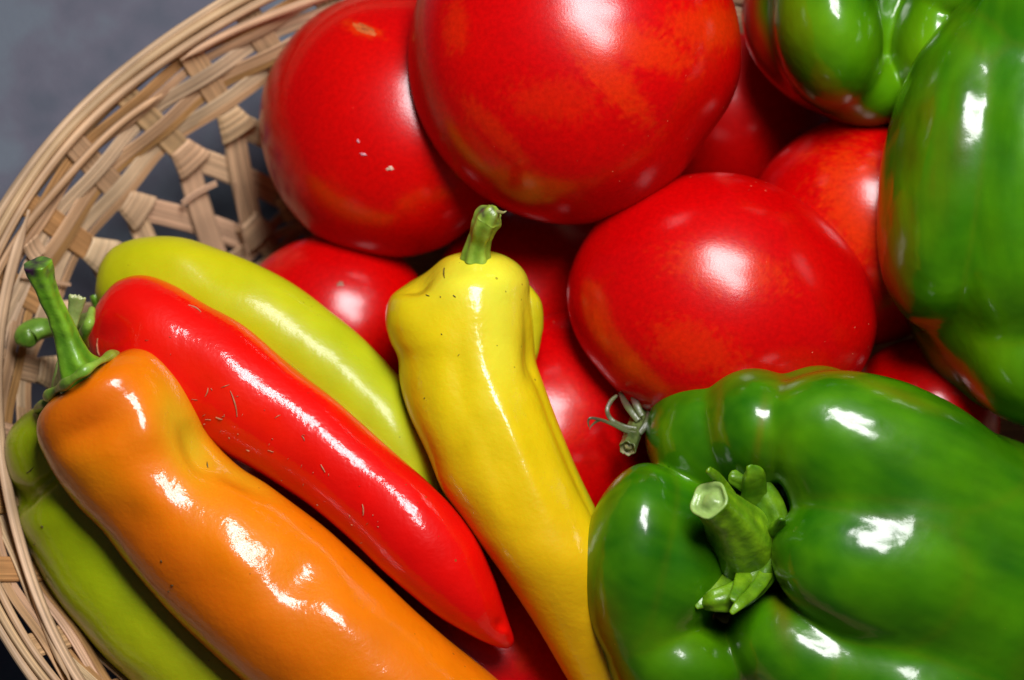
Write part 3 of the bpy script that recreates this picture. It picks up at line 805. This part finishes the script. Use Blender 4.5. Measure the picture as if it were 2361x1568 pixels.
def bellcol(seed, extra=None, upright=False):
    def f(v, T, Fi):
        m = np.clip(.48 + .9 * vnoise(v * np.array([.6, 1, 1]), .07, seed, 3), 0, 1)
        st = np.clip(.5 + .8 * vnoise(np.stack([np.cos(Fi) * 9, np.sin(Fi) * 9, T * 3], -1), 1.2, seed + 4, 2), 0, 1)
        if upright:
            st = np.clip(.5 + .8 * vnoise(v * np.array([.35, .05, .2]), 1.0, seed + 4, 3), 0, 1)
        c = lerpc(np.array((.014, .115, .001)), np.array((.085, .260, .002)), np.clip(.6 * m + .4 * st - .05, 0, 1))
        if extra: c = extra(c, v, T, Fi, *screen(v))
        return c
    return f

b1 = thing('bell_pepper', 'glossy green bell pepper in front with its thick cut stem facing the camera', 'pepper', P(1800, 1250, 5), BG)
bpy.context.view_layer.update()
def lobed(parent, lobes, colf, near, voxel=.8, smooth=6, namp=.5, seed=1, nscale=.05, name='body'):
    """pepper body grown from overlapping lobes: (x, y, w, rx, ry, rw mm, turn in the picture plane, lean)"""
    V = []; F = []; El = []
    for (x, y, w, rx, ry, rw, ang, lean) in lobes:
        c = P(x, y, w); a = math.radians(-ang); l = math.radians(lean)
        X = np.array([math.cos(a) * math.cos(l), math.sin(a) * math.cos(l), -math.sin(l)])
        Y = np.array([-math.sin(a), math.cos(a), 0]); Z = np.cross(X, Y)
        El.append((c, np.stack([X / rx, Y / ry, Z / rw])))
        n, m = 64, 34; b = len(V)
        for i in range(m + 1):
            t = math.pi * i / m
            for j in range(n):
                p = 2 * math.pi * j / n
                if i in (0, m) and j: continue
                V.append(c + X * rx * math.sin(t) * math.cos(p) + Y * ry * math.sin(t) * math.sin(p) + Z * rw * math.cos(t))
        def I(i, j):
            return b if i == 0 else (b + 1 + (m - 1) * n if i == m else b + 1 + (i - 1) * n + j % n)
        for i in range(m):
            for j in range(n):
                q = [I(i, j), I(i + 1, j), I(i + 1, j + 1), I(i, j + 1)]
                if i == 0: q = [q[0], q[1], q[2]]
                if i == m - 1: q = [q[0], q[1], q[3]]
                F.append(tuple(q))
    me = bpy.data.meshes.new('tmp'); me.from_pydata([list(v) for v in V], [], F); me.update()
    o = bpy.data.objects.new('tmp', me); scene.collection.objects.link(o)
    r = o.modifiers.new('r', 'REMESH'); r.mode = 'VOXEL'; r.voxel_size = voxel
    sm = o.modifiers.new('s', 'SMOOTH'); sm.factor = .6; sm.iterations = smooth
    bpy.context.view_layer.update()
    ev = o.evaluated_get(bpy.context.evaluated_depsgraph_get()); em = bpy.data.meshes.new_from_object(ev)
    bpy.data.objects.remove(o); bpy.data.meshes.remove(me)
    v = np.zeros(len(em.vertices) * 3); em.vertices.foreach_get('co', v); v = v.reshape(-1, 3)
    nn = np.zeros(len(em.vertices) * 3); em.vertices.foreach_get('normal', nn); nn = nn.reshape(-1, 3)
    # settle the surface on a soft union: tight folds round the hollow, shallow ones along the body
    def field(p):
        fs = np.stack([(np.linalg.norm((p - c) @ Mx.T, axis=1) - 1) / np.linalg.norm(Mx, axis=1).mean() * 1.0 for c, Mx in El])
        sx, sy = screen(p)
        dist = np.hypot((sx - near[0]), (sy - near[1]))
        k = near[3] + (near[4] - near[3]) * sstep(near[2] * .45, near[2], dist)
        mn = fs.min(0)
        return mn - k * np.log(np.exp(-(fs - mn) / k).sum(0))
    for _ in range(7):
        f0 = field(v); e = .05
        g = np.stack([(field(v + np.eye(3)[i] * e) - f0) / e for i in range(3)], -1)
        v = v - np.clip(f0 / ((g * g).sum(1) + 1e-6), -1.5, 1.5)[:, None] * g
    nn = g / (np.linalg.norm(g, axis=1, keepdims=True) + 1e-9)
    d = np.stack([np.linalg.norm((v - c) @ Mx.T, axis=1) for c, Mx in El]); d.sort(axis=0)
    crease = np.exp(-((d[1] - d[0]) / .035) ** 2)
    v = v + nn * (namp * vnoise(v, nscale, seed, 2) + .06 * vnoise(v, .5, seed + 3, 2))[:, None]
    faces = [tuple(p.vertices) for p in em.polygons]
    bpy.data.meshes.remove(em)
    col = colf(v, crease)
    return mesh_obj(name, V2W(v), faces, M_BELL, parent, col)

def lobecol(seed, along, extra=None):
    al = np.array(along, float); al /= np.linalg.norm(al)
    def f(v, crease):
        u = (v @ al)[:, None] * al
        q = (v - u) * .22 + u * .035
        st = np.clip(.5 + .9 * vnoise(q, 1.0, seed, 3), 0, 1)
        m = np.clip(.45 + .8 * vnoise(v, .06, seed + 8, 2), 0, 1)
        c = lerpc(np.array((.010, .095, .0005)), np.array((.075, .245, .0008)), np.clip(.5 * m + .5 * st - .05, 0, 1))
        c = paint(c, (.15, .12, .003), .10 * crease)
        if extra: c = extra(c, v, *screen(v))
        return c
    return f
def ex(c, v, x, y):
    c = paint(c, (.17, .10, .003), .5 * spot(x, y, 1800, 1390, 22, 90, -10) + .4 * spot(x, y, 2060, 905, 120, 16, 22) + .4 * spot(x, y, 1390, 1430, 40, 60, 0))
    c = paint(c, (.15, .11, .003), .55 * spot(x, y, 1752, 1000, 9, 80, 8) + .5 * spot(x, y, 1658, 930, 8, 70, 4))
    c = paint(c, (.11, .27, .001), .5 * spot(x, y, 1800, 1060, 60, 90, 0) + .5 * spot(x, y, 1560, 1480, 110, 50, 0))
    return c
lobed(b1, [
    (1520, 1290, 2, 16.5, 21, 19, 6, 0), (1468, 1275, 8, 12, 20.5, 15, 9, 0), (1480, 1370, 6, 10.5, 15, 12, -6, 0),
    (1628, 1008, -4, 14, 14.5, 17, -30, 0), (1738, 986, 4, 12.5, 14.2, 18, -12, 0), (1885, 964, 0, 15, 12.3, 16, 14, 0), (1795, 1150, -6, 7, 10, 12, 0, 0),
    (2062, 1075, 12, 33, 18.5, 17, 24, 8), (2330, 1215, -3, 34, 18, 23, 24, 10), (2085, 1195, 10, 28, 15, 18, 20, 8),
    (2055, 1310, 14, 27.5, 18, 18, 12, 8), (2380, 1440, -3, 36, 24, 26, 22, 12),
    (1870, 1520, 5, 21, 13.5, 17, 32, 0), (2150, 1630, 2, 36, 19, 25, 26, 8),
    (1560, 1525, -1, 16, 13, 17, 12, 0), (1720, 1270, -18, 18, 18, 19, 0, 0), (2190, 1330, -8, 38, 33, 35, 22, 8)],
    lobecol(81, (.85, -.35, -.3), ex), (1700, 1160, 520, .7, 2.6), seed=83)
tube('stem', [(1726, 1300, -2, 84), (1718, 1272, 6, 88), (1702, 1232, 14, 76), (1678, 1194, 21, 56), (1652, 1168, 26, 47), (1634, 1152, 29, 47)], b1, n=48, m=70, ridges=5, ramp=.05, cut=1.0,
     colf=green_col((.07, .20, .002), (.21, .40, .006), 24, pith=(.26, .40, .10), stripes=9))
calc = green_col((.06, .18, .002), (.19, .36, .006), 25)
tube('calyx', [(1622, 1392, 16, 14), (1650, 1385, 18, 24), (1700, 1372, 16, 30), (1752, 1335, 14, 26), (1785, 1280, 14, 22), (1794, 1220, 14, 24), (1775, 1160, 14, 28), (1735, 1118, 14, 28), (1690, 1100, 16, 16)], b1, n=28, m=80, flat=.6, ridges=4, ramp=.14, round_end=True, capstart=True, colf=green_col((.04, .14, .001), (.15, .31, .003), 26))
for pts in ([(1690, 1175, 16, 24), (1668, 1130, 22, 17), (1650, 1100, 27, 12), (1634, 1085, 30, 9)], [(1720, 1190, 10, 34), (1735, 1140, 15, 30), (1736, 1098, 20, 26), (1728, 1078, 22, 10)],
            [(1765, 1250, 10, 30), (1788, 1222, 16, 22), (1802, 1198, 22, 9)], [(1760, 1280, 10, 28), (1768, 1320, 14, 18), (1738, 1365, 19, 15), (1705, 1395, 24, 12), (1688, 1412, 25, 7)],
            [(1700, 1320, 8, 44), (1660, 1350, 12, 38), (1632, 1378, 15, 28), (1608, 1400, 17, 8)], [(1725, 1320, 12, 30), (1708, 1352, 18, 18), (1692, 1382, 22, 12)]):
    tube('calyx_lobe', pts, b1, n=20, m=36, flat=.55, ridges=3, ramp=.12, round_end=True, capstart=True, colf=calc)

# right, upright one
b2 = thing('bell_pepper', 'tall green bell pepper with a streaky brownish flank, cut off by the right edge', 'pepper', P(2400, 480, 0), BG)
bpy.context.view_layer.update()
def ex2(c, v, T, Fi, x, y):
    s_ = .5 + .5 * vnoise(np.stack([x * .02, y * .004, 0 * x], -1), 1, 91, 3)
    c = c * (.90 + .25 * (vnoise(np.stack([x * .03, y * .004, 0 * x], -1), 1, 95, 3)[:, None] * .5 + .5))
    c = paint(c, (.19, .085, .004), 1.1 * s_ * (spot(x, y, 2150, 330, 80, 190, 12) + .6 * spot(x, y, 2055, 600, 30, 120, 0)) * .6)
    c = paint(c, (.10, .24, .002), .7 * spot(x, y, 2260, 830, 110, 140, 0))
    return c
_t2 = tomato
def blob(name, parent, cx, cy, w, pts, hf, hb, mat, colf, bumps=(), seed=1, namp=.6, apex=(0, 0), pw=1.0):
    """closed body whose widest section passes through the given points"""
    c = P(cx, cy, w)
    q = P(np.array([p[0] for p in pts]), np.array([p[1] for p in pts]), w)
    q = catmull(q, 720, closed=True)
    a = np.unwrap(np.arctan2(q[:, 1] - c[1], q[:, 0] - c[0])); r = np.hypot(q[:, 0] - c[0], q[:, 1] - c[1])
    n, m = 220, 140
    ph = np.arange(n) / n * 2 * math.pi
    o_ = np.argsort(np.mod(a, 2 * math.pi)); am = np.mod(a, 2 * math.pi)[o_]; rm_ = r[o_]
    Rp = np.interp(ph, np.concatenate([am - 2 * math.pi, am, am + 2 * math.pi]), np.tile(rm_, 3))
    s = np.linspace(.02, math.pi - .02, m); ss = np.sin(s)[:, None]; cs = np.cos(s)[:, None]
    h = np.where(cs > 0, hf, hb); mean = np.convolve(np.tile(Rp, 3), np.ones(55) / 55, 'same')[n:2 * n]
    Re = mean + (Rp - mean) * ss ** 2
    G = np.zeros((m, n, 3))
    G[..., 0] = c[0] + ss * Re * np.cos(ph) + apex[0] * cs * (cs > 0)
    G[..., 1] = c[1] + ss * Re * np.sin(ph) + apex[1] * cs * (cs > 0)
    G[..., 2] = c[2] + np.sign(cs) * np.abs(cs) ** pw * h
    G = apply_bumps(G, bumps, namp, .04, seed)
    return solid(name, G, mat, parent, colf)
# top one, ripening red underneath
b3 = thing('bell_pepper', 'green bell pepper at the top edge, turning red along its underside', 'pepper', P(1980, 80, -14), BG)
bpy.context.view_layer.update()
def ex3(c, v, x, y):
    c = paint(c, (.12, .30, .002), .7 * spot(x, y, 1880, 50, 110, 80, 30) + .9 * spot(x, y, 2110, 110, 70, 110, 30))
    c = paint(c, (.34, .010, .002), sstep(-17, -25, v[:, 2] + 2.5 * vnoise(v, .1, 99, 2)))
    return c
lobed(b3, [
    (1908, 70, -14, 12.5, 19, 20, -12, 0), (1900, -90, -12, 15, 12, 20, 30, 0), (2140, 110, -18, 9, 15, 18, 0, 0), (2225, -15, -12, 12, 8, 16, -20, 0),
    (2090, -180, -14, 18, 12, 18, 0, 0), (1990, 205, -24, 11, 9, 14, 20, 0), (1950, 30, -31, 25, 24.5, 17, 0, 0), (2140, -40, -40, 20, 20, 20, 0, 0)],
    lobecol(101, (.1, .6, -.6), ex3), (2085, -10, 330, .7, 1.8), seed=103)
def ex2b(c, v, x, y):
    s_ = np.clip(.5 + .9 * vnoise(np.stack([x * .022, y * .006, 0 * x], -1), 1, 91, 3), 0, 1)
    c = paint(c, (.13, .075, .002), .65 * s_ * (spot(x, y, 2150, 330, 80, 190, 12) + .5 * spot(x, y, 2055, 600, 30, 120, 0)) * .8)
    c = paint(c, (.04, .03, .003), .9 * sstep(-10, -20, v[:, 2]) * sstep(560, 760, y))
    c = paint(c, (.12, .27, .001), .6 * spot(x, y, 2260, 830, 110, 140, 0))
    return c
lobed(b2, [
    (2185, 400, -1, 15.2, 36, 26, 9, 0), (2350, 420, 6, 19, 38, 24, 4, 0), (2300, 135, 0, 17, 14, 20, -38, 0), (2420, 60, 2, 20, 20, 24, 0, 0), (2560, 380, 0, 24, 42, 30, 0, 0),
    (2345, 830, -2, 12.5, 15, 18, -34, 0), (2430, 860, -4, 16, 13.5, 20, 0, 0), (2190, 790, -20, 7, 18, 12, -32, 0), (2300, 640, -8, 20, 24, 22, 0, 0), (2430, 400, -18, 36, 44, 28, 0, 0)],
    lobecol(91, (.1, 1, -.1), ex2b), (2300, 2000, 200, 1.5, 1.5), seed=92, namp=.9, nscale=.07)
# bits on the tomatoes
def nearest(x, y):
    c = [o for o in scene.objects if o.get('category') == 'tomato' and o.type == 'MESH']
    best = None
    for o in c:
        p = np.array(o.matrix_world.translation) * 1000 - CEN
        v = np.array([[p @ RT, p @ UP, p @ BK]]); sx, sy = screen(v); d = math.hypot(sx[0] - x, sy[0] - y)
        if best is None or d < best[0]: best = (d, o)
    return best[1]
def scar(host, name, cx, cy, rx, ry, ang, col, jag=.25):
    # thin corky patch lying on the skin
    dg = host.matrix_world.inverted(); V = []; F = []
    n = 18
    def hit(x, y, lift):
        o_ = Vector(V2W(P(x, y, 100.0))); e_ = Vector(V2W(P(x, y, -80.0))); ol = dg @ o_
        ok, loc, nor, _ = host.ray_cast(ol, ((dg @ e_) - ol).normalized())
        return host.matrix_world @ (loc + nor * lift)
    ca, sa = math.cos(math.radians(ang)), math.sin(math.radians(ang))
    V.append(hit(cx, cy, .00012))
    for k, lf in ((.5, .0003), (1.0, -.00003)):
        for j in range(n):
            a = 2 * math.pi * j / n; r = k * (1 + random.uniform(-jag, jag)); u = rx * r * math.cos(a); w = ry * r * math.sin(a)
            V.append(hit(cx + u * ca - w * sa, cy + u * sa + w * ca, lf))
    for j in range(n):
        F.append((0, 1 + j, 1 + (j + 1) % n)); F.append((1 + j, 1 + n + j, 1 + n + (j + 1) % n, 1 + (j + 1) % n))
    V = np.array([list(v) for v in V])
    mesh_obj(name, V, F, M_STEM, host, np.tile(np.array(col), (len(V), 1)) * np.random.uniform(.7, 1.2, (len(V), 1)))
bpy.context.view_layer.update()
tl = nearest(900, 280); tb = nearest(775, 770)
scar(tl, 'scar', 842, 68, 32, 10, 22, (.50, .10, .02)); scar(tl, 'scar', 842, 70, 16, 4, 20, (.22, .05, .015))
scar(tl, 'fleck', 899, 388, 8, 6, 10, (.62, .40, .28), .5); scar(tl, 'fleck', 838, 356, 8, 3, 10, (.70, .30, .34), .5); scar(tl, 'fleck', 826, 326, 5, 3, 60, (.70, .30, .34), .5)
scar(tb, 'blossom_scar', 785, 655, 8, 6, 0, (.30, .12, .07), .5)
